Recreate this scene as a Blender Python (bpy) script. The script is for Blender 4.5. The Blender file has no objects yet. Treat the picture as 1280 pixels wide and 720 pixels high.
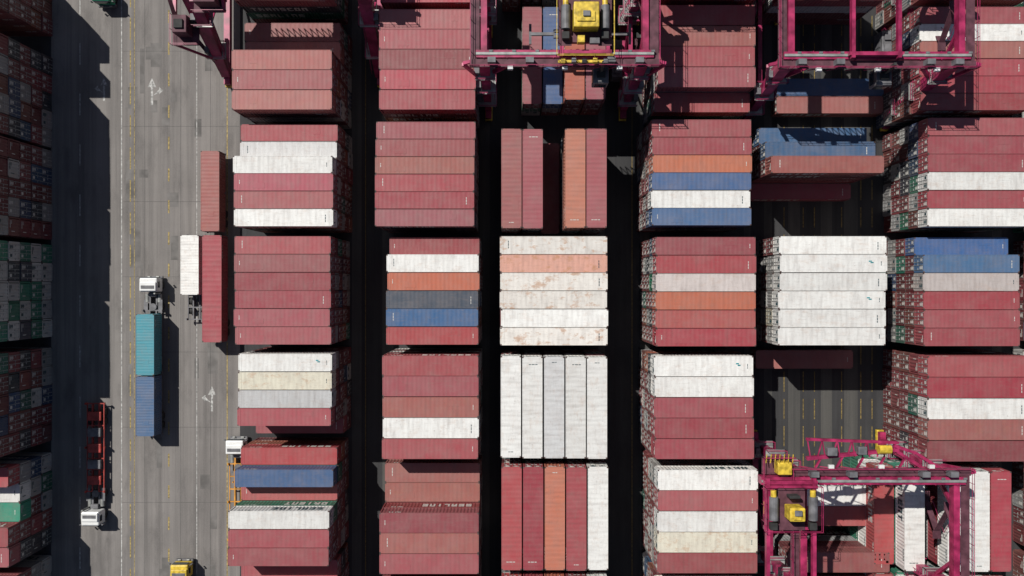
import bpy, bmesh, math, random
from mathutils import Vector, Matrix
random.seed(11)
sc=bpy.context.scene
H=120.0; F=1080.0; LV=2.6
def W(px,py,z=0.0):
    s=(H-z)/F
    return ((px-640)*s,(360-py)*s)
# ---------------------------------------------------------------- world / light / camera
w=bpy.data.worlds.new("World"); sc.world=w; w.use_nodes=True
nt=w.node_tree; bg=nt.nodes["Background"]
sky=nt.nodes.new("ShaderNodeTexSky"); sky.sky_type='NISHITA'; sky.sun_disc=False
RX,RY=0.52,0.55
elev=math.atan(1/math.hypot(RX,RY))
sky.sun_elevation=elev; sky.sun_rotation=math.radians(-45)
nt.links.new(sky.outputs[0],bg.inputs[0]); bg.inputs[1].default_value=0.05
sl=bpy.data.lights.new("sun","SUN"); sl.energy=5.0; sl.angle=math.radians(0.5); sl.color=(1,0.96,0.9)
so=bpy.data.objects.new("sun",sl); sc.collection.objects.link(so)
so.rotation_euler=Vector((RX,-RY,-1)).to_track_quat('-Z','Y').to_euler()
so.location=(-30,30,60)
cd=bpy.data.cameras.new("camera"); cam=bpy.data.objects.new("camera",cd); sc.collection.objects.link(cam)
cam.location=(0,0,H); cam.rotation_euler=(0,0,0); cd.sensor_width=36; cd.lens=36*F/1280; cd.clip_end=5000
sc.camera=cam
sc.view_settings.view_transform='Standard'; sc.view_settings.look='None'; sc.view_settings.exposure=0
# ---------------------------------------------------------------- materials
def newmat(n):
    m=bpy.data.materials.new(n); m.use_nodes=True
    return m,m.node_tree,m.node_tree.nodes["Principled BSDF"]
def paint(n,col,rough=0.5,metal=0.0,dirt=0.35,scale=1.2):
    m,t,b=newmat(n)
    tc=t.nodes.new("ShaderNodeTexCoord")
    no=t.nodes.new("ShaderNodeTexNoise"); no.inputs["Scale"].default_value=scale; no.inputs["Detail"].default_value=4
    t.links.new(tc.outputs["Object"],no.inputs["Vector"])
    r=t.nodes.new("ShaderNodeValToRGB"); r.color_ramp.elements[0].position=0.35; r.color_ramp.elements[1].position=0.7
    d=tuple(c*(1-dirt) for c in col); e=tuple(min(1,c*(1+dirt*0.5)+0.01) for c in col)
    r.color_ramp.elements[0].color=(*d,1); r.color_ramp.elements[1].color=(*e,1)
    t.links.new(no.outputs["Fac"],r.inputs[0]); t.links.new(r.outputs[0],b.inputs["Base Color"])
    b.inputs["Roughness"].default_value=rough; b.inputs["Metallic"].default_value=metal
    return m
def container_paint():
    m,t,b=newmat("container_paint"); N=t.nodes; L=t.links
    oi=N.new("ShaderNodeObjectInfo"); tc=N.new("ShaderNodeTexCoord")
    mul=N.new("ShaderNodeMath"); mul.operation='MULTIPLY'; mul.inputs[1].default_value=97
    L.new(oi.outputs["Random"],mul.inputs[0])
    add=N.new("ShaderNodeVectorMath"); add.operation='ADD'
    L.new(tc.outputs["Object"],add.inputs[0]); L.new(mul.outputs[0],add.inputs[1])
    def noise(scale,vec,detail=3,rough=0.6):
        mp=N.new("ShaderNodeMapping"); mp.inputs["Scale"].default_value=vec
        n=N.new("ShaderNodeTexNoise"); n.inputs["Scale"].default_value=scale
        n.inputs["Detail"].default_value=detail; n.inputs["Roughness"].default_value=rough
        L.new(add.outputs[0],mp.inputs[0]); L.new(mp.outputs[0],n.inputs["Vector"])
        return n.outputs["Fac"]
    def rng(src,a,b_,c,d):
        r=N.new("ShaderNodeMapRange"); r.inputs[1].default_value=a; r.inputs[2].default_value=b_; r.inputs[3].default_value=c; r.inputs[4].default_value=d
        L.new(src,r.inputs[0]); return r.outputs[0]
    def mix(f,a,bb,typ='MIX'):
        x=N.new("ShaderNodeMix"); x.data_type='RGBA'; x.blend_type=typ
        if isinstance(f,float): x.inputs[0].default_value=f
        else: L.new(f,x.inputs[0])
        for i,s in ((6,a),(7,bb)):
            if isinstance(s,tuple): x.inputs[i].default_value=(*s,1)
            else: L.new(s,x.inputs[i])
        return x.outputs[2]
    hsv=N.new("ShaderNodeHueSaturation"); L.new(oi.outputs["Color"],hsv.inputs["Color"])
    L.new(rng(oi.outputs["Random"],0,1,0.90,1.10),hsv.inputs["Value"])
    f2=N.new("ShaderNodeMath"); f2.operation='MULTIPLY'; f2.inputs[1].default_value=7.13; L.new(oi.outputs["Random"],f2.inputs[0])
    fr=N.new("ShaderNodeMath"); fr.operation='FRACT'; L.new(f2.outputs[0],fr.inputs[0])
    L.new(rng(fr.outputs[0],0,1,0.88,1.02),hsv.inputs["Saturation"])
    c=hsv.outputs[0]
    n1=noise(0.5,(1,1,1),4)
    c=mix(rng(n1,0.38,0.7,0.0,0.16),c,(0.30,0.24,0.22))
    c=mix(rng(noise(1.0,(2.2,0.4,0.4)),0.45,0.75,0.0,0.26),c,(0.11,0.085,0.075))
    c=mix(rng(noise(2.2,(.5,2.4,1),4,.65),0.52,0.74,0.0,0.24),c,(0.20,0.15,0.12))
    c=mix(rng(noise(3.0,(1,1,1),5,.7),0.60,0.73,0.0,0.36),c,(0.12,0.07,0.05))
    inv=N.new("ShaderNodeMath"); inv.operation='SUBTRACT'; inv.inputs[0].default_value=1.0; L.new(oi.outputs["Alpha"],inv.inputs[1])
    rust=N.new("ShaderNodeMath"); rust.operation='MULTIPLY'; L.new(inv.outputs[0],rust.inputs[0])
    L.new(rng(noise(0.7,(1,1.5,1),6,0.75),0.53,0.63,0.0,1.0),rust.inputs[1])
    c=mix(rust.outputs[0],c,(0.36,0.17,0.07))
    L.new(c,b.inputs["Base Color"]); b.inputs["Roughness"].default_value=0.6
    bp=N.new("ShaderNodeBump"); bp.inputs["Strength"].default_value=0.25; bp.inputs["Distance"].default_value=0.08
    L.new(n1,bp.inputs["Height"]); L.new(bp.outputs[0],b.inputs["Normal"])
    return m
def mark_mat():
    m,t,b=newmat("container_lettering"); N=t.nodes; L=t.links
    oi=N.new("ShaderNodeObjectInfo"); bw=N.new("ShaderNodeRGBToBW"); L.new(oi.outputs["Color"],bw.inputs[0])
    g=N.new("ShaderNodeMath"); g.operation='GREATER_THAN'; g.inputs[1].default_value=0.25; L.new(bw.outputs[0],g.inputs[0])
    x=N.new("ShaderNodeMix"); x.data_type='RGBA'; L.new(g.outputs[0],x.inputs[0])
    x.inputs[6].default_value=(0.46,0.45,0.42,1); x.inputs[7].default_value=(0.02,0.05,0.06,1)
    L.new(x.outputs[2],b.inputs["Base Color"]); b.inputs["Roughness"].default_value=0.6
    return m
M_C=container_paint(); M_M=mark_mat()
M_ROD=paint("galvanised_steel",(0.30,0.31,0.30),0.5,0.3)
M_TEAL=paint("teal_logo",(0.0,0.22,0.25),0.5)
M_CAST=paint("casting_steel",(0.08,0.05,0.045),0.7)
M_MAG=paint("crane_crimson_paint",(0.33,0.018,0.085),0.42,dirt=0.5,scale=0.8)
M_MAGD=paint("crane_deck_grating",(0.09,0.025,0.04),0.7,dirt=0.4)
M_YEL=paint("machine_yellow_paint",(0.60,0.42,0.035),0.5,dirt=0.45,scale=2)
M_BLK=paint("black_rubber",(0.02,0.02,0.02),0.8)
M_GLS=paint("dark_glass",(0.02,0.03,0.04),0.08,dirt=0.1)
M_WHT=paint("white_cab_paint",(0.66,0.67,0.66),0.35,dirt=0.15)
M_GRY=paint("machine_grey",(0.13,0.13,0.14),0.6)
M_RED=paint("chassis_red",(0.36,0.04,0.03),0.5)
M_ORG=paint("chassis_orange",(0.55,0.25,0.03),0.5)
M_GRN=paint("cab_green",(0.03,0.30,0.16),0.45)
M_LINEW=paint("road_paint_white",(0.40,0.40,0.385),0.8,dirt=0.55,scale=3)
M_LINEY=paint("road_paint_yellow",(0.32,0.24,0.08),0.8,dirt=0.6,scale=3)
M_LINED=paint("shaded_runway_yellow",(0.20,0.14,0.035),0.8,dirt=0.6,scale=3)  # lane yellow darkened in its colour to sit in the lanes' shade
# ---------------------------------------------------------------- mesh helpers
def obj_from(bm,name,mats,parent=None,smooth=False):
    me=bpy.data.meshes.new(name); bm.to_mesh(me); bm.free()
    for m in mats: me.materials.append(m)
    o=bpy.data.objects.new(name,me); sc.collection.objects.link(o)
    if parent: o.parent=parent
    return o
def box(bm,x0,x1,y0,y1,z0,z1,mi=0,bev=0):
    vs=[bm.verts.new(p) for p in ((x0,y0,z0),(x1,y0,z0),(x1,y1,z0),(x0,y1,z0),(x0,y0,z1),(x1,y0,z1),(x1,y1,z1),(x0,y1,z1))]
    fs=[bm.faces.new([vs[i] for i in q]) for q in ((3,2,1,0),(4,5,6,7),(0,1,5,4),(1,2,6,5),(2,3,7,6),(3,0,4,7))]
    for f in fs: f.material_index=mi
    if bev>0:
        es=list({e for f in fs for e in f.edges})
        r=bmesh.ops.bevel(bm,geom=es,offset=bev,segments=2,affect='EDGES',profile=0.5)
        for f in r['faces']: f.material_index=mi
def beam(bm,p1,p2,w1,h1,w2=None,h2=None,mi=0):
    w2=w2 or w1; h2=h2 or h1
    p1=Vector(p1); p2=Vector(p2); d=(p2-p1).normalized()
    up=Vector((0,0,1)) if abs(d.z)<0.9 else Vector((0,1,0))
    s=d.cross(up).normalized(); u=s.cross(d).normalized()
    a=[];b=[]
    for sx,sy in ((-1,-1),(1,-1),(1,1),(-1,1)):
        a.append(bm.verts.new(p1+s*sx*w1/2+u*sy*h1/2)); b.append(bm.verts.new(p2+s*sx*w2/2+u*sy*h2/2))
    fs=[bm.faces.new(a[::-1]),bm.faces.new(b)]
    for i in range(4): fs.append(bm.faces.new((a[i],a[(i+1)%4],b[(i+1)%4],b[i])))
    for f in fs: f.material_index=mi
def cyl(bm,c,axis,r,l,mi=0,seg=14):
    q=Vector(axis).to_track_quat('Z','Y').to_matrix().to_4x4()
    r_=bmesh.ops.create_cone(bm,cap_ends=True,segments=seg,radius1=r,radius2=r,depth=l,matrix=Matrix.Translation(c)@q)
    for v in r_['verts']:
        for f in v.link_faces: f.material_index=mi
def quadz(bm,x0,x1,y0,y1,z,mi=0):
    f=bm.faces.new([bm.verts.new(p) for p in ((x0,y0,z),(x1,y0,z),(x1,y1,z),(x0,y1,z))]); f.material_index=mi
# ---------------------------------------------------------------- container meshes
GLY={'S':"111100111001111",'E':"111100111100111",'A':"111101111101101",'L':"100100100100111",'N':"111101101101101",'I':"010010010010010",
 'C':"111100100100111",'O':"111101101101111",'R':"110101110101101",'T':"111010010010010",'H':"101101111101101",'P':"111101111100100",'G':"111100101101111"}
def word(bm,txt,fn,h,mi=1):
    c=h/5; x=0
    for ch in txt:
        if ch!=' ':
            g=GLY[ch]
            for i in range(15):
                if g[i]=='1': fn(bm,x+(i%3)*c,(4-i//3)*c,c,mi)
        x+=4*c
def cont_mesh(name,logo=None,teal=False,L=12.19,code=0):
    bm=bmesh.new(); Wd=2.44; Hh=2.585; X=L/2; Y=Wd/2
    for s in(-1,1):
        y0,y1=sorted((s*Y,s*(Y-0.07)))
        box(bm,-X+.17,X-.17,y0,y1,0,0.16); box(bm,-X+.17,X-.17,y0,y1,Hh-0.09,Hh-0.005)
        x0,x1=sorted((s*X,s*(X-0.12)))
        box(bm,x0,x1,-Y+.17,Y-.17,0,0.16); box(bm,x0,x1,-Y+.17,Y-.17,Hh-0.12,Hh-0.004)
        for t in(-1,1):
            a0,a1=sorted((s*X,s*(X-0.17))); b0,b1=sorted((t*Y,t*(Y-0.17)))
            box(bm,a0+.003,a1-.003,b0+.003,b1-.003,0.12,Hh-0.12)
            box(bm,a0,a1,b0,b1,0,0.12,4); box(bm,a0,a1,b0,b1,Hh-0.12,Hh,4)
    def corr(p0,dirv,n,inward,z0,z1,per,dep):
        k=int(n/per); per=n/k; prev=None
        for i in range(k):
            for fr,dd in((0,0),(0.25,0),(0.5,1),(0.75,1)):
                p=Vector(p0)+Vector(dirv)*(i+fr)*per+Vector(inward)*dep*dd
                a=bm.verts.new((p.x,p.y,z0)); b=bm.verts.new((p.x,p.y,z1))
                if prev: bm.faces.new((prev[0],a,b,prev[1]))
                prev=(a,b)
    corr((-X+.15,-Y+.012,0),(1,0,0),L-.3,(0,1,0),0.16,Hh-.09,0.42,0.05)
    corr((-X+.15,Y-.012,0),(1,0,0),L-.3,(0,-1,0),0.16,Hh-.09,0.42,0.05)
    corr((X-.02,-Y+.15,0),(0,1,0),Wd-.3,(-1,0,0),0.16,Hh-.12,0.36,0.05)
    k=int((L-.24)/0.56); per=(L-.24)/k; prev=None
    for i in range(k+1):
        for fr,dd in((0,0),(0.3,0),(0.5,1),(0.8,1)):
            x=-X+.12+(i+fr)*per
            if x>X-.1: continue
            z=Hh-0.02-0.008*dd
            a=bm.verts.new((x,-Y+.05,z)); b=bm.verts.new((x,Y-.05,z))
            if prev: bm.faces.new((prev[0],a,b,prev[1]))
            prev=(a,b)
    for s in(-1,1):
        x0,x1=sorted((s*(X-.13),s*(X-.42)))
        box(bm,x0,x1,-Y+.07,Y-.07,Hh-0.05,Hh-0.010)
    for s in(-1,1):
        y0,y1=sorted((s*0.012,s*(Y-.17)))
        box(bm,-X+.03,-X+.09,y0,y1,0.17,Hh-.13)
        for z in (0.55,1.05,1.55,2.05): box(bm,-X+.022,-X+.035,y0+.06,y1-.06,z-.16,z+.16)
        for yy in(0.22,0.85): 
            cyl(bm,(-X-.0,s*yy,Hh/2),(0,0,1),0.03,Hh-.2,2,6)
            box(bm,-X-.03,-X+.03,s*yy-.06,s*yy+.06,.2,.32,2); box(bm,-X-.03,-X+.03,s*yy-.06,s*yy+.06,Hh-.34,Hh-.22,2)
            box(bm,-X-.03,-X+.02,s*yy-.03,s*yy+.28,1.05,1.12,2)
    for i in range(6):
        z=2.28-i*0.14; wv=(0.55,0.4,0.5,0.3,0.45,0.35)[i]
        box(bm,-X+.005,-X+.02,-.75,-.75+wv,z-.045,z+.045,1)
    box(bm,-X+.004,-X+.02,.35,.72,1.75,2.2,1)
    box(bm,X-.02,X+.002,-.2,.75,2.13,2.23,1); box(bm,X-.02,X+.002,.3,.75,1.87,1.95,1); box(bm,X-.02,X+.002,-.7,-.6,1.2,1.9,1)
    def side(s):
        yy=s*(Y+0.002)
        def fn(bm,x,z,c,mi):
            X0=off+x if s<0 else -(off+x+c)
            box(bm,X0,X0+c,min(yy,yy-s*.02),max(yy,yy-s*.02),base+z,base+z+c,mi)
        return fn
    for s in(-1,1):
        off=X-2.6; base=2.05; word(bm,"TCLN OIR",side(s),0.24)
        if logo: off=-X+1.0; base=0.75; word(bm,logo,side(s),1.15)
    if code==1:
        for a,b in((-.62,-.35),(-.28,.1),(.18,.42)): box(bm,X-1.0,X-.91,a,b,Hh-.03,Hh-.012,1)
    elif code==2:
        for a,b in((-.30,-.12),(-.06,.28)): box(bm,X-.72,X-.64,a,b,Hh-.03,Hh-.012,1)
    if code!=1:   # dented / re-plated roof patch
        px=-X+2.2+3.1*code; box(bm,px,px+.9+.3*code,-.5+.3*code,.25+.3*code,Hh-.035,Hh-.009)
    if teal:
        for p in((X-2.1,0.3),(X-1.9,.1)): box(bm,p[0],p[0]+.35,p[1]-.08,p[1]+.08,Hh-.03,Hh-.011,3)
    bmesh.ops.recalc_face_normals(bm,faces=bm.faces)
    me=bpy.data.meshes.new(name); bm.to_mesh(me); bm.free()
    for m in(M_C,M_M,M_ROD,M_TEAL,M_CAST): me.materials.append(m)
    return me
ME_PS=[cont_mesh("container_plain",code=0),cont_mesh("container_roof_code",code=1),cont_mesh("container_small_code",code=2)]
ME_P=ME_PS[0]
ME_L=[cont_mesh("container_lettered",l,code=i) for i,l in enumerate(("SEALINE","ORIENT","TRANSCON"))]; ME_T=cont_mesh("container_teal_mark",None,True,code=2)
COL={'m':(0.275,0.039,0.052,1),'r':(0.31,0.036,0.042,1),'b':(0.025,0.085,0.205,1),'w':(0.655,0.655,0.63,.85),'o':(0.41,0.105,0.055,.93),
 'W':(0.68,0.65,0.60,.40),'g':(0.46,0.465,0.465,.92),'G':(0.01,0.20,0.13,1),'s':(0.035,0.047,0.070,1),'p':(0.48,0.43,0.41,.85),
 'O':(0.54,0.30,0.21,.4),'n':(0.262,0.062,0.056,.92),'t':(0.025,0.26,0.32,1),'d':(0.21,0.028,0.039,1),'c':(0.61,0.58,0.47,.6),'u':(0.27,0.048,0.070,1)}
def container(cx,cy,z,L,Wd,rot,key,mesh=None,parent=None,flip=False,dim=1.0):
    if mesh is None:
        mesh=random.choice(ME_PS)
        if random.random()<0.35: mesh=random.choice(ME_L)
    o=bpy.data.objects.new("shipping_container",mesh); sc.collection.objects.link(o)
    o.location=(cx,cy,z); o.rotation_euler=(0,0,math.radians(rot+(180 if flip else 0)))
    o.scale=(L/12.19,Wd/2.44,1)
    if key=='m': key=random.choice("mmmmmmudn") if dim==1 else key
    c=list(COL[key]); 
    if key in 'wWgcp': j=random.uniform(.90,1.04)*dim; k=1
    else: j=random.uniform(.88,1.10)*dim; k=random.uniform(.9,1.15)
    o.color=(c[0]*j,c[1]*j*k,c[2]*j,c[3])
    if parent: o.parent=parent
    return o
def randkey(mix):
    return random.choice(mix)
DEF="mmmmmmmrnnddwggobsG"
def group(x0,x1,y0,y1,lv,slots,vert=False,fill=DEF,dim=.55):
    """a yard bay: measured top outline, number of tiers, and (tiers,colour) for every row"""
    X0,Y0=W(x0,y0,lv*LV); X1,Y1=W(x1,y1,lv*LV)
    n=len(slots)
    for i,s in enumerate(slots):
        k,key=s[0],s[1]
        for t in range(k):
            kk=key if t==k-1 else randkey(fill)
            dd=1.0 if t==k-1 else dim*random.uniform(.75,1.2)  # lower-tier colours darkened to stand in for shade on stack sides
            jx=random.uniform(-.06,.06); jy=random.uniform(-.018,.018)
            if random.random()<.3: jx*=2.2
            fl=(random.random()<0.18) if X0>0 else (random.random()>0.3)
            me=None
            if t==k-1 and len(s)>2: me=s[2]
            if vert:
                p=(X1-X0)/n; cx=X0+p*(i+.5)
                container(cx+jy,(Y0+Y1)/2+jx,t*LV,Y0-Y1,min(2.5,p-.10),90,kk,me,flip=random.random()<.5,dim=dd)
            else:
                p=(Y0-Y1)/n; cy=Y0-p*(i+.5)
                if abs(cy)>43: continue
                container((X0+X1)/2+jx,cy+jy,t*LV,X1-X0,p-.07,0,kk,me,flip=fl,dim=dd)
def S(levels,keys):
    return [(l,k) for l,k in zip(levels,keys)]
T=ME_T
# column A
group(292,416,-130,0,4,S([4,4,3,4,4],"mdmnm"))
group(290,415,12,137,5,S([3,3,5,5,5],"nnnmn"))
group(292,416,150,283,5,S([4,4,5,5,5,5],"mgwmmw"))
group(293,413,295,431,5,S([5]*6,"mmmmmm"))
group(297,414,442,578,5,[(5,'w',T),(5,'c'),(5,'g'),(5,'m'),(2,'d'),(0,'m')])
group(285,411,569,708,5,[(3,'r'),(4,'b',ME_P),(3,'r'),(5,'w',ME_L[0]),(5,'m'),(5,'m')])
group(285,411,716,850,5,S([3,4,4,4,4],"mmwmm"))
# column B
group(475,594,-127,3,5,S([5,5,4,5,5],"mmwmm"))
group(474,594,11,137,5,S([5]*5,"mmmmm"))
group(469,593,152,283,5,S([5]*6,"mmmmmm"))
group(483,598,295,431,5,[(4,'d'),(5,'w'),(5,'o'),(5,'s'),(5,'b'),(5,'r')])
group(478,598,444,574,5,S([5]*5,"mmmwm"))
group(474,598,589,718,5,S([3,3,5,5,5],"nnmmm"))
group(474,598,728,860,5,S([5]*5,"mmmmm"))
# column C
group(626,758,-150,-18,4,S([4,3,4,4,4],"mbmwm"),True)
group(626,758,0,124,4,S([0,3,3,4,4],"mmbom"),True)
group(626,759,161,285,5,S([5,5,1,5,5],"mmdom"),True)
group(625,759,295,432,5,[(5,'W'),(5,'O'),(5,'W'),(5,'W'),(5,'w'),(5,'W')])
group(625,760,446,573,5,S([5]*5,"wwgww"),True)
group(626,761,584,713,5,S([5]*5,"rmomw"),True)
group(626,761,724,850,5,S([5]*5,"rmomw"),True)
# column D
group(822,945,-128,0,5,S([5]*5,"mnmmm"))
group(822,944,6,135,5,S([5,5,5,5,4],"mnmmm"))
group(815,939,149,282,5,S([5]*6,"mmobwb"))
group(820,945,296,433,5,S([5]*6,"mmpomm"))
group(818,942,445,574,5,[(5,'w',T),(5,'w'),(5,'m'),(5,'m'),(5,'m')])
group(822,947,587,717,5,S([5]*5,"wmwcm"))
group(822,947,727,860,5,S([5]*5,"wmwcm"))
# column E
group(972,1105,-130,0,4,S([4,4,0,0,4],"mmbwm"))
group(972,1105,98,142,1,[(1,'b'),(1,'n')])
group(964,1105,150,283,5,S([3,4,5,1,0,0],"bbmmmm"))
group(974,1108,295,432,5,[(5,'w'),(5,'w',T),(5,'w'),(5,'w',T),(5,'w'),(5,'w')],fill="wwwgcm")
group(975,1108,445,574,5,S([1,0,0,0,0],"mmmmm"))
group(985,1112,588,716,4,S([0,3,3,0,4],"mwrmn"))
group(985,1112,728,850,4,S([3,3,3,0,4],"mwrmn"))
# column F
FILL="mmmmmnnddgGGwsb"
group(1150,1285,-130,-1,5,S([5]*6,"mwmmmm"),fill=FILL)
group(1150,1285,8,138,5,S([5]*6,"mwmmmm"),fill=FILL)
group(1160,1288,147,283,5,S([5]*6,"mmmwmw"),fill=FILL)
group(1155,1275,295,433,5,S([4,5,5,5,5,5],"bbpmmm"),fill=FILL)
group(1160,1288,445,577,5,S([5,5,5,5,5],"mmwmm"),fill=FILL)
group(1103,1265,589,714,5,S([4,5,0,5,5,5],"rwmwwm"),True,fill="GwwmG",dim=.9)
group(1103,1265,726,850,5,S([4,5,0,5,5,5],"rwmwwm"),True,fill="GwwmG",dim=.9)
# column G
for (a,b) in((-130,-1),(8,138),(147,283),(295,433),(445,577),(589,714),(726,850)):
    group(1342,1462,a,b,5,[(random.choice((4,5)),random.choice("mmwGb")) for _ in range(5)],fill=FILL)
# column L (beside the road)
LD=.52  # colour factor painting shade onto this column's lower tiers
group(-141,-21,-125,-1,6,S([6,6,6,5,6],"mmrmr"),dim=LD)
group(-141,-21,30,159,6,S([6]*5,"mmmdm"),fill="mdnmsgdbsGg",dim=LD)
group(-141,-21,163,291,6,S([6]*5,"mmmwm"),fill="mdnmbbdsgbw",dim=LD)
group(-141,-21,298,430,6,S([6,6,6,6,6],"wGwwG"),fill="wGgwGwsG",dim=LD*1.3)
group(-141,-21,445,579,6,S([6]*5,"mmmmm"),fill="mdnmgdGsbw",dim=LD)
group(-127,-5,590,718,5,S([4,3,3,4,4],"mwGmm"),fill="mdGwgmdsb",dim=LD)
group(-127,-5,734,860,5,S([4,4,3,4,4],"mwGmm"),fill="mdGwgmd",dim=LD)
# ---------------------------------------------------------------- ground
def ground_mat(name,base,dark,streak=True,cracks=False):
    m,t,b=newmat(name); N=t.nodes; L=t.links
    tc=N.new("ShaderNodeTexCoord")
    def no(scale,vec,det=6):
        mp=N.new("ShaderNodeMapping"); mp.inputs["Scale"].default_value=vec
        n=N.new("ShaderNodeTexNoise"); n.inputs["Scale"].default_value=scale; n.inputs["Detail"].default_value=det; n.inputs["Roughness"].default_value=.65
        L.new(tc.outputs["Object"],mp.inputs[0]); L.new(mp.outputs[0],n.inputs["Vector"]); return n.outputs["Fac"]
    def rr(src,a,bb,c,d):
        r=N.new("ShaderNodeMapRange"); r.inputs[1].default_value=a; r.inputs[2].default_value=bb; r.inputs[3].default_value=c; r.inputs[4].default_value=d
        L.new(src,r.inputs[0]); return r.outputs[0]
    def mx(f,a,bb):
        x=N.new("ShaderNodeMix"); x.data_type='RGBA'; L.new(f,x.inputs[0])
        for i,s in((6,a),(7,bb)):
            if isinstance(s,tuple): x.inputs[i].default_value=(*s,1)
            else: L.new(s,x.inputs[i])
        return x.outputs[2]
    c=mx(rr(no(0.12,(1,1,1)),.35,.65,0,1),base,tuple(v*.78 for v in base))
    c=mx(rr(no(1.0,(1.1,0.02,1),4),.40,.7,0,.85),c,dark)
    c=mx(rr(no(0.35,(1,.35,1),7),.52,.68,0,.75),c,dark)
    c=mx(rr(no(9,(1,1,1),4),.4,.7,0,.25),c,tuple(min(1,v*1.5) for v in base))
    L.new(c,b.inputs["Base Color"]); b.inputs["Roughness"].default_value=.85
    return m
M_ASP=ground_mat("yard_asphalt",(0.036,0.036,0.038),(0.016,0.016,0.018))
M_ROAD=ground_mat("road_worn_asphalt",(0.195,0.182,0.172),(0.085,0.079,0.076))
M_SLAB=ground_mat("runway_concrete",(0.075,0.073,0.068),(0.032,0.032,0.032))
bm=bmesh.new(); quadz(bm,-1500,1500,-1500,1500,0); obj_from(bm,"ground",[M_ASP])
def gx(px): return (px-640)/9.0
def gy(py): return (360-py)/9.0
bm=bmesh.new(); quadz(bm,gx(64),gx(300),-400,400,0.004); obj_from(bm,"road",[M_ROAD])
bm=bmesh.new()
for a,b in((440,452),(478,492),(600,612),(748,756),(800,812),(930,938),(955,965),(985,1000),(1026,1040),(1055,1072),(1240,1252)):
    quadz(bm,gx(a),gx(b),-200,200,0.004)
obj_from(bm,"crane_runway_pavement",[M_SLAB])
bm=bmesh.new()
def dash(px,w_,on,off,mi,z=0.010,y0=-60,y1=60,ph=0):
    y=y0+ph
    while y<y1:
        quadz(bm,gx(px)-w_/2,gx(px)+w_/2,y,min(y+on,y1),z,mi); y+=on+off
dash(152,.14,119,2,0); dash(163,.16,3,1.5,1); dash(168,.09,119,2,1); dash(211,.2,1.8,2.6,1); dash(246,.1,119,1,0)
dash(284,.14,119,1,1); dash(100,.14,3,4,0)
for px in (980,1004,1018,1052,1076,1090): dash(px,.13,2.8,1.0,2)
for px in (457,790): dash(px,.10,119,1,2)
def arrow(px,py,s=1,flip=1):
    cx,cy=gx(px),gy(py)
    quadz(bm,cx-.12*s,cx+.12*s,cy-1.3*s,cy+.6*s,0.010,0)
    for P in (((-.45,.6),(.45,.6),(0,1.6)),((.12*flip,-.3),(.75*flip,.35),(.75*flip,.0))):
        f=bm.faces.new([bm.verts.new((cx+x*s,cy+y*s,0.010)) for x,y in P]); f.material_index=0
    f=bm.faces.new([bm.verts.new((cx+x*s,cy+y*s,0.010)) for x,y in((.76*flip,.6),(1.2*flip,.25),(.77*flip,-.15))]); f.material_index=0
arrow(130,113,1.1,-1); arrow(190,116,1.3,1); arrow(265,500,1.2,-1); arrow(190,-60,1.2,1)
obj_from(bm,"road_markings",[M_LINEW,M_LINEY,M_LINED])
bm=bmesh.new()
for px in(181,226,263): quadz(bm,gx(px)-.025,gx(px)+.025,-100,100,0.0065)
for py in range(-30,760,94): quadz(bm,gx(153),gx(299),gy(py)-.02,gy(py)+.02,0.0075)
rj=random.Random(4)
for i in range(26):
    x=rj.uniform(155,270); y=rj.uniform(-20,740); ww=rj.uniform(3,14); hh=rj.uniform(8,60)
    quadz(bm,gx(x),gx(x+ww),gy(y+hh),gy(y),0.0045+i*0.00006,1)
obj_from(bm,"road_joints",[paint("joint_tar",(0.07,0.068,0.066),.9),paint("asphalt_patch",(0.14,0.133,0.127),.9,dirt=.35,scale=.5)])
# ---------------------------------------------------------------- vehicles
def wheels(bm,ys,track=1.0,r=.5,mi=1,dual=True):
    for y in ys:
        for s in(-1,1): cyl(bm,(s*(track),y,r),(1,0,0),r,.55 if dual else .32,mi,16)
def trailer(parent,y0,y1,mat,deck=1.15,posts=True):
    bm=bmesh.new(); 
    for s in(-1,1):
        beam(bm,(s*.45,y0,deck-.2),(s*.45,y1,deck-.2),.18,.36)
        beam(bm,(s*1.15,y0,deck-.1),(s*1.15,y1,deck-.1),.1,.18)
    n=int(abs(y1-y0)/1.5)
    for i in range(n+1):
        y=y0+(y1-y0)*i/n; box(bm,-1.2,1.2,y-.07,y+.07,deck-.18,deck-.03)
    for y in(y0,(y0+y1)/2,y1):
        for s in(-1,1): beam(bm,(s*1.22,y,deck-.2),(s*1.30,y,deck+.30),.14,.28)
    wheels(bm,[y1+1.2,y1+2.5],.95)
    for s in(-1,1): beam(bm,(s*.8,y0-2.6,0.05),(s*.8,y0-2.6,deck-.2),.14,.14)
    obj_from(bm,"trailer_chassis",[mat,M_BLK],parent)
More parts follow.
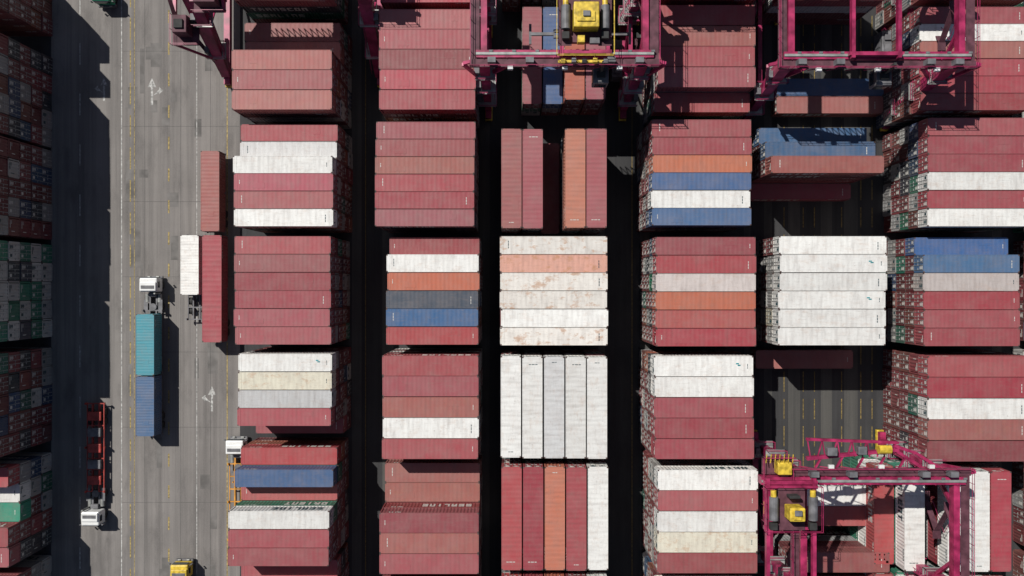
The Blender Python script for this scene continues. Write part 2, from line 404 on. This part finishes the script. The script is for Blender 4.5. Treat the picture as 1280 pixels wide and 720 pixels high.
def tractor(parent,mat,chas=M_GRY,Lt=5.2):
    """front at y=0, body toward -y"""
    bm=bmesh.new()
    box(bm,-1.2,1.2,-2.0,-.12,.75,2.75,0,.16)
    box(bm,-1.1,1.1,-1.9,-.7,2.74,2.95,0,.08)
    box(bm,-1.05,1.05,-.14,-.02,1.75,2.55,1,.03)
    box(bm,-1.22,1.22,-1.45,-.6,1.75,2.45,1,.02)
    box(bm,-.9,.9,-1.6,-1.15,2.94,3.0,2,.02)
    box(bm,-1.2,1.2,-.3,.12,.4,.8,2,.05)
    for s in(-1,1):
        beam(bm,(s*1.2,-.3,2.3),(s*1.5,-.15,2.3),.06,.06,mi=2); box(bm,s*1.5-.1,s*1.5+.1,-.2,-.1,1.8,2.4,2)
        beam(bm,(s*.45,-.5,.85),(s*.45,-Lt,.85),.2,.3,mi=3)
        cyl(bm,(s*.85,-2.9,.85),(0,1,0),.3,1.1,4)
        box(bm,s*1.0-.28,s*1.0+.28,-Lt+.3,-Lt+2.1,1.05,1.1,2)
        box(bm,s*.6-.2,s*.6+.2,-.02,.14,.85,1.05,4,.03)
    cyl(bm,(.95,-2.25,2.0),(0,0,1),.1,2.0,4)
    box(bm,-.5,.5,-2.7,-2.1,.9,1.5,2,.04)
    cyl(bm,(0,-Lt+1.1,1.12),(0,0,1),.5,.12,2)
    wheels(bm,[-1.1],1.0,.5,5,False); wheels(bm,[-Lt+1.1],.92,.5,5)
    obj_from(bm,"tractor_cab",[mat,M_GLS,M_GRY,chas,M_ROD,M_BLK],parent)
def empty(name,x,y,rot=0):
    e=bpy.data.objects.new(name,None); sc.collection.objects.link(e); e.location=(x,y,0); e.rotation_euler=(0,0,math.radians(rot)); return e
def load(parent,yc,L,key,z=1.16,me=None,Wd=2.44):
    o=container(0,yc,z,L,Wd,90,key,me or ME_P,parent,dim=1.05); o.name="container_load"; return o
t=empty("container_truck",-49.4,1.5)
tractor(t,M_WHT); trailer(t,-4.6,-21.6,M_GRY); load(t,-9.15,8.2,'t'); load(t,-17.45,8.0,'b')
t=empty("loaded_trailer",-40.65,18.4); trailer(t,0,-10.7,M_GRY); load(t,-5.35,10.8,'n',Wd=2.5)
t=empty("loaded_trailer",-40.4,7.1); trailer(t,0,-14.4,M_GRY); load(t,-7.2,14.4,'m',Wd=2.6)
t=empty("loaded_trailer",-43.4,7.2); trailer(t,0,-11.5,M_GRY); load(t,-4.1,8.0,'w')
t=empty("yard_truck",-57.3,-32.4,180); tractor(t,M_WHT); trailer(t,-4.4,-16.5,M_RED)
bm=bmesh.new()
for i,yy in enumerate((-6,-8.2,-10.4,-12.6,-14.8)): box(bm,-.9,.9,yy-.6,yy+.6,1.12,1.55+.1*(i%2),i%2,.05)
obj_from(bm,"twistlock_bins",[M_RED,M_GRY],t)
t=empty("yard_truck",-37.7,-20.6); tractor(t,M_WHT,M_ORG); trailer(t,-3.6,-14,M_ORG)
t=empty("yard_truck",-45.2,-37.5); tractor(t,M_YEL,M_GRY); trailer(t,-4.6,-16,M_RED)
t=empty("container_truck",-55.9,38.9,180); tractor(t,M_GRN,M_GRY); trailer(t,-4.6,-16.6,M_GRY); load(t,-10.6,12.19,'w')
# ---------------------------------------------------------------- gantry cranes
def rail(bm,p,q,h=1.05,mi=0):
    p=Vector(p); q=Vector(q); n=max(1,int((q-p).length/1.6))
    for i in range(n+1):
        a=p.lerp(q,i/n); beam(bm,a,a+Vector((0,0,h)),.05,.05,mi=mi)
    for hh in(h,h*.55): beam(bm,p+Vector((0,0,hh)),q+Vector((0,0,hh)),.05,.05,mi=mi)
def rtg(x0,x1,ys,yn,sp_s,sp_n,tx,zg=22.0,extra=None,trolley_y=None,deck=True,e0=.9,e1=.9,legw=1.0,spr=True,housemat=None):
    R=empty("gantry_crane",0,0); ym=(ys+yn)/2
    bm=bmesh.new(); G=zg
    for y in(ys,yn):
        beam(bm,(x0-e0,y,G-.8),(x1+e1,y,G-.8),.85,1.55)
        box(bm,x0-e0,x1+e1,y-.14,y+.14,G-.03,G+.10,1)
        n=int((x1-x0)/2.4)
        for i in range(n+1):
            x=x0+(x1-x0)*i/n; box(bm,x-.04,x+.04,y-.52,y+.52,G-1.55,G-.05)
            box(bm,x+.6,x+1.0,y+.18,y+.40,G-.03,G+.12,2)
    for x in(x0,x1):
        beam(bm,(x,ys+.42,G-.8),(x,yn-.42,G-.8),.7,1.1)
        beam(bm,(x,ys-sp_s-1.4,1.7),(x,yn+sp_n+1.4,1.7),.8,1.0)
        for y,sp in((ys,-sp_s),(yn,sp_n)):
            beam(bm,(x,y,G-1.5),(x,y+sp,2.2),1.25*legw,1.4*legw,.85*legw,.95*legw)
            s=1 if x==x0 else -1; o=-1 if y==ys else 1
            beam(bm,(x+s*.3,y+sp*.35,G-7),(x+s*4.6,y,G-1.5),.45,.45)
            beam(bm,(x-s*.2,y+sp*.5,G-9.5),(x-s*2.4,y+o*.9,G-1.2),.35,.35)
            beam(bm,(x-s*2.4,y+o*.9,G-.9),(x,y+o*.3,G-.9),.35,.45)
            beam(bm,(x,y+sp*.3,G-6),(x,y-o*3.0,G-1.3),.4,.4)
            box(bm,x-.85,x+.85,y-.85,y+.85,G-1.9,G-1.5)
            for k in range(26):
                f=k/26; zz=G-2-(G-5)*f; yy=y+sp*f
                beam(bm,(x+s*.95,yy-.25,zz),(x+s*.95,yy+.25,zz),.05,.05)
            for d in(-.25,.25): beam(bm,(x+s*.95,y+d,G-2),(x+s*.95,y+sp+d,3),.05,.05)
            for k in(6,11,16):
                f=(G-1.5-k)/(G-3.7); yy=y+sp*f
                box(bm,x-1.2,x+1.2,yy-1.1,yy+1.1,k,k+.06,1); rail(bm,(x-1.2,yy-1.1,k),(x+1.2,yy-1.1,k)); rail(bm,(x-1.2,yy+1.1,k),(x+1.2,yy+1.1,k)); rail(bm,(x+s*1.2,yy-1.1,k),(x+s*1.2,yy+1.1,k))
                box(bm,x-s*1.0-.3,x-s*1.0+.3,yy-.5,yy+.3,k+.06,k+1.1,2)
        f=(G-1.5-9)/(G-3.7)
        beam(bm,(x,ys-sp_s*f,9),(x,yn+sp_n*f,9),.5,.6)
        beam(bm,(x,ys-sp_s*f,9.2),(x,ym,2.1),.25,.25); beam(bm,(x,yn+sp_n*f,9.2),(x,ym,2.1),.25,.25)
    obj_from(bm,"portal_frame",[M_MAG,M_ROD,M_GRY],R)
    bm=bmesh.new()
    for y,s in((ys,-1),(yn,1)):
        a,b=sorted((y+s*.55,y+s*1.45)); box(bm,x0-1.6,x1+1.6,a,b,G-.3,G-.24,1)
        rail(bm,(x0-1.6,y+s*1.45,G-.24),(x1+1.6,y+s*1.45,G-.24)); 
        n=int((x1-x0)/2)
        for i in range(n+1):
            x=x0+(x1-x0)*i/n; beam(bm,(x,y+s*.4,G-1.2),(x,y+s*1.4,G-.35),.08,.08)
            if i<n: beam(bm,(x,y+s*1.4,G-1.3),(x+(x1-x0)/n/2,y+s*1.4,G-.3),.08,.08)
        for x in(x0+3,x1-3,(x0+x1)/2): box(bm,x-.3,x+.3,y+s*1.65-.2,y+s*1.65+.2,G-.2,G+.15,2)
        beam(bm,(x0,y+s*.5,G-1.3),(x1,y+s*.5,G-1.3),.1,.16,mi=3)
        for k in range(14):
            xx=x0+1+k*.75; beam(bm,(xx,y-s*.7,G-1.0),(xx+.35,y-s*.9,G-2.6),.09,.09,mi=3); beam(bm,(xx+.35,y-s*.9,G-2.6),(xx+.7,y-s*.7,G-1.0),.09,.09,mi=3)
        for x in(x0+.9,x0+5.2,x1-4.0,x1-.8):
            box(bm,x-.45,x+.45,y+s*.6,y+s*1.2,G-.24,G+.9,4) if s>0 else box(bm,x-.45,x+.45,y-1.2,y-.6,G-.24,G+.9,4)
    for x,s in((x0,-1),(x1,1)):
        a,b=sorted((x+s*.5,x+s*1.5)); box(bm,a,b,ys-1.5,yn+1.5,G-.42,G-.36,1); rail(bm,(x+s*1.5,ys-1.5,G-.36),(x+s*1.5,yn+1.5,G-.36)); rail(bm,(x+s*1.5,ys-1.5,G-.36),(x+s*.5,ys-1.5,G-.36))
    z=2.6; d=1; xx=x1+1.6
    while z<G-3:
        ya,yb=(ym-1.6,ym+1.6)
        if d<0: ya,yb=yb,ya
        beam(bm,(xx,ya,z),(xx,yb,z+2.8),.7,.1,mi=1); beam(bm,(xx+.4,ya,z+1),(xx+.4,yb,z+3.8),.05,.05)
        box(bm,xx-.5,xx+.5,min(yb,yb+d*1.0),max(yb,yb+d*1.0),z+2.78,z+2.84,1); z+=2.8; d=-d
    obj_from(bm,"walkways",[M_MAG,M_MAGD,M_WHT,M_BLK,M_GRY],R)
    bm=bmesh.new()
    for x in(x0,x1):
        for yb in(ys-sp_s,yn+sp_n):
            box(bm,x-.5,x+.5,yb-1.6,yb+1.6,.75,1.35,0,.08)
            for d in(-.9,.9): cyl(bm,(x,yb+d,.75),(1,0,0),.75,.6,1,18); cyl(bm,(x,yb+d,.75),(1,0,0),.35,.66,2,12)
    obj_from(bm,"wheel_bogies",[M_YEL,M_BLK,M_GRY],R)
    bm=bmesh.new()
    box(bm,x1-1.9,x1-.5,ym-2.5,ym+2.5,2.3,4.9,0,.06)
    for i in range(5): box(bm,x1-1.95,x1-1.89,ym-2.2+i*.9,ym-1.6+i*.9,2.8,4.3,1)
    for i in range(3): box(bm,x1-1.6,x1-.8,ym-2+i*1.6,ym-1+i*1.6,4.9,5.2,1,.03)
    cyl(bm,(x0-1.0,ym,3.6),(1,0,0),1.6,.35,2,24); cyl(bm,(x0-1.0,ym,3.6),(1,0,0),.6,.6,1,16)
    obj_from(bm,"electrical_house",[M_GRY,M_GRY,M_YEL],R)
    bm=bmesh.new(); z=G+.12
    for x in(tx-2.6,tx+2.6): beam(bm,(x,ys-.5,z+.5),(x,yn+.5,z+.5),.4,.7)
    yh=ym if trolley_y is None else trolley_y
    for y in(ys,yn,yh-2.4,yh+2.2): beam(bm,(tx-3,y,z+.45),(tx+3,y,z+.45),.4,.6)
    if deck:
        box(bm,tx-3,tx-1.5,ys+.6,yn-.6,z+.82,z+.87,3); box(bm,tx+1.5,tx+3,ys+.6,yn-.6,z+.82,z+.87,3)
    box(bm,tx-1.5,tx+1.5,yh-2.6,yh+2.2,z+.82,z+.87,3)
    ra,rb=(ys-.6,yn+.6) if deck else (yh-2.6,yh+2.4)
    rm=1 if deck else 0
    for y in(ra,rb): rail(bm,(tx-3.2,y,z+.8),(tx+3.2,y,z+.8),mi=rm)
    for x in(tx-3.2,tx+3.2): rail(bm,(x,ra,z+.8),(x,rb,z+.8),mi=rm)
    hw=1.4 if deck else 0.85
    box(bm,tx-hw,tx+hw,yh-(1.5 if deck else 1.1),yh+(1.3 if deck else .4),z+.9,z+3.0,1,.12)
    box(bm,tx-hw+.35,tx+hw-.45,yh-.9,yh+.2,z+3.0,z+3.15,1,.04); box(bm,tx-.4,tx+.4,yh-.4,yh+.2,z+3.15,z+3.35,2,.04)
    box(bm,tx-.7,tx+.5,yh+1.3,yh+1.6,z+1.2,z+2.4,4,.04)
    for k in(-1,1):
        cyl(bm,(tx+k*2.2,yh,z+1.5),(0,1,0),.5,2.6,2,16); cyl(bm,(tx+k*2.2,yh+1.6,z+1.4),(0,1,0),.32,.8,1,12)
        box(bm,tx+k*2.2-.4,tx+k*2.2+.4,yh-2.4,yh-1.6,z+.9,z+1.7,4,.05)
        for yy in(ys,yn): cyl(bm,(tx+k*2.6,yy,z+.25),(0,1,0),.28,.22,2,12)
    if deck:
        box(bm,tx-.9,tx-.1,ys+.7,ys+1.5,z+.88,z+1.9,1,.05); box(bm,tx+.5,tx+1.6,ys+.7,ys+1.4,z+.88,z+1.5,2,.05)
        box(bm,tx-2,tx-1.2,yn-1.4,yn-.8,z+.88,z+1.6,1,.05)
        for k in range(5): box(bm,tx-2.7+k*1.2,tx-2.2+k*1.2,ys-1.3,ys-.8,z+.2,z+.9+.2*(k%2),(1,2,4)[k%3],.04)
        beam(bm,(tx-3,ys-1,z+.2),(tx+3,ys-1,z+.2),.3,.3,mi=1)
    obj_from(bm,"hoist_trolley",[M_MAG,M_YEL,M_GRY,M_MAGD,M_BLK],R)
    bm=bmesh.new()
    box(bm,tx+1.2,tx+3.0,ys-2.9,ys-.9,G-4.3,G-2.0,0,.1); box(bm,tx+1.15,tx+3.05,ys-2.6,ys-1.2,G-3.9,G-2.7,1,.02); box(bm,tx+1.4,tx+2.8,ys-2.95,ys-2.8,G-4.0,G-2.6,1,.02)
    beam(bm,(tx+2.1,ys-1.6,G-2),(tx+2.1,ys-1.2,z+.8),.3,.3,mi=2)
    box(bm,tx+1.6,tx+2.6,ys-2.3,ys-1.5,G-2,G-1.7,2,.04)
    obj_from(bm,"operator_cab",[M_GRY,M_GLS,M_BLK],R)
    bm=bmesh.new(); zs=15.6
    if spr:
        box(bm,tx-1.0,tx+1.0,ym-.7,ym+.7,zs+.6,zs+1.3,0,.08)
        beam(bm,(tx-3.2,ym-.35,zs+.3),(tx+3.2,ym-.35,zs+.3),.3,.45); beam(bm,(tx-3.2,ym+.35,zs+.3),(tx+3.2,ym+.35,zs+.3),.3,.45)
        for k in(-1,1):
            beam(bm,(tx+k*3.0,ym,zs+.25),(tx+k*6.0,ym,zs+.25),.35,.35); beam(bm,(tx+k*6.0,ym-1.2,zs+.2),(tx+k*6.0,ym+1.2,zs+.2),.3,.35)
            for j in(-1,1): beam(bm,(tx+k*.9,ym+j*.6,zs+1.3),(tx+k*1.6,ym+j*1.2,z+.5),.05,.05,mi=1)
        obj_from(bm,"spreader",[M_GRY,M_BLK],R)
    else: bm.free()
    if extra: extra(R,x0,x1,ys,yn,G)
    return R
def ex_r4(R,x0,x1,ys,yn,G):
    bm=bmesh.new()
    xa=x0-1.0
    rail(bm,(xa-3.6,yn-4.6,G-.9),(xa-3.6,yn+2.6,G-.9),mi=0); rail(bm,(xa-3.6,yn+2.6,G-.9),(xa,yn+2.6,G-.9),mi=0)
    box(bm,xa-3.6,xa,yn+.6,yn+2.6,G-1.0,G-.9,3)
    box(bm,xa-2.2,xa-.6,yn+.8,yn+2.2,G-.9,G+.6,1,.1)
    box(bm,xa-3.4,xa-2.6,yn-4.0,yn-2.6,G-1.2,G+.1,1,.08); cyl(bm,(xa-1.2,yn-4.4,G-.4),(0,1,0),.5,1.6,1,16)
    for k in range(7): beam(bm,(xa-3.6+k*.5,yn+2.2,G+.7),(xa-3.1+k*.5,yn+2.9,G-.6),.08,.08,mi=1)
    beam(bm,(x0+.5,yn+2.4,G-.9),(x0+11,yn+3.4,G-.9),.4,.6); beam(bm,(x0+.5,yn+4.6,G-.9),(x0+11,yn+4.2,G-.9),.3,.45)
    for k in range(12):
        xx=x0+.9+k*.85; beam(bm,(xx,yn+2.6,G-.8),(xx+(.5 if k%2 else -.3),yn+4.4,G-.8),.12,.15)
    box(bm,x0+2.5,x0+3.6,yn+2.9,yn+3.8,G-.5,G+.4,2,.08); box(bm,x0+6,x0+7,yn+3,yn+3.9,G-.5,G+.3,2,.08)
    cyl(bm,(x0+9,yn+3.6,G+.1),(1,0,0),.5,1.4,1,16)
    for a,b in(((10.5,3.9),(13,3.0)),((13,3.0),(15.5,1.4)),((15.5,1.4),(17.3,.2)),((10.8,3.2),(13,1.8)),((13,1.8),(15,.4))):
        beam(bm,(x0+a[0],yn+a[1],G-.9),(x0+b[0],yn+b[1],G-.9),.35,.5)
    for k in range(5): beam(bm,(x0+1+k*2.4,yn+.5,G-.8),(x0+2.2+k*2.4,yn+2.6,G-.8),.2,.25)
    obj_from(bm,"machinery_platform",[M_MAG,M_YEL,M_GRY,M_MAGD],R)
def ex_r1(R,x0,x1,ys,yn,G):
    bm=bmesh.new()
    beam(bm,(x0-1.9,ys-.3,G-3),(x0-.5,ys-9.6,3.0),.6,.6)
    for k in range(7):
        f=k/6.5; yy=ys-.6-8.6*f; zz=G-4-14*f
        beam(bm,(x0-1.8+1.2*f,yy,zz),(x0,yy-.6,zz-.4),.22,.22)
    box(bm,x0-4.2,x0-.8,ys-8.4,ys-4.6,10.2,10.3,3)
    box(bm,x0-3.4,x0-1.6,ys-7.4,ys-5.2,10.3,12.6,3,.08); box(bm,x0-3.1,x0-2.0,ys-6.9,ys-5.8,12.6,12.9,4,.04)
    box(bm,x0-1.5,x0-.9,ys-5.9,ys-5.0,10.3,11.5,4,.04)
    rail(bm,(x0-4.2,ys-8.4,10.3),(x0-.8,ys-8.4,10.3)); rail(bm,(x0-4.2,ys-8.4,10.3),(x0-4.2,ys-4.6,10.3))
    beam(bm,(x0-4.0,ys-8.2,10),(x0-.3,ys-9.0,5.5),.3,.35); beam(bm,(x0-4.0,ys-4.8,10),(x0-.3,ys-6.5,8.5),.3,.35)
    beam(bm,(x0-4.0,ys-8.2,10),(x0-4.0,ys-1.0,10),.4,.5)
    beam(bm,(x0-.4,ys-9.4,4),(x0-3.8,ys-4.5,10),.5,.1,mi=3)
    beam(bm,(x0-4.0,ys-4.5,10.2),(x0-4.0,ys,15),.5,.1,mi=3)
    box(bm,x0+.8,x0+4.6,ys-6.2,ys-3.0,16.4,16.5,3); box(bm,x0+1.4,x0+4.0,ys-5.6,ys-3.8,16.5,18.6,3,.08)
    rail(bm,(x0+.8,ys-6.2,16.5),(x0+4.6,ys-6.2,16.5)); beam(bm,(x0+4.4,ys-6.0,16.2),(x0+4.4,ys,G-2),.3,.3); beam(bm,(x0+.2,ys-4.6,16.2),(x0+4.6,ys-4.6,16.2),.4,.4)
    obj_from(bm,"corner_platform",[M_MAG,M_YEL,M_GRY,M_MAGD,M_BLK],R)
rtg(-3.2,15.2,26.6,34.6,2.0,1.5,8.2,trolley_y=30.2)
rtg(31.8,51.2,26.4,37.2,3.2,1.5,41.0,trolley_y=36.0,deck=False,legw=1.1,spr=False)
rtg(33.2,50.6,-34.5,-21.9,.8,.8,31.4,extra=ex_r4,trolley_y=-24.6,deck=False,e0=4.9,spr=False)
rtg(-38.9,-18.0,39.2,47.5,10.0,4.0,-28,extra=ex_r1,legw=1.35)
rtg(17.0,36.6,38.6,47,.8,1,20.5)  # out-of-frame crane, added at a guessed spot for its shadow on column D
print("OBJ",len(bpy.data.objects))
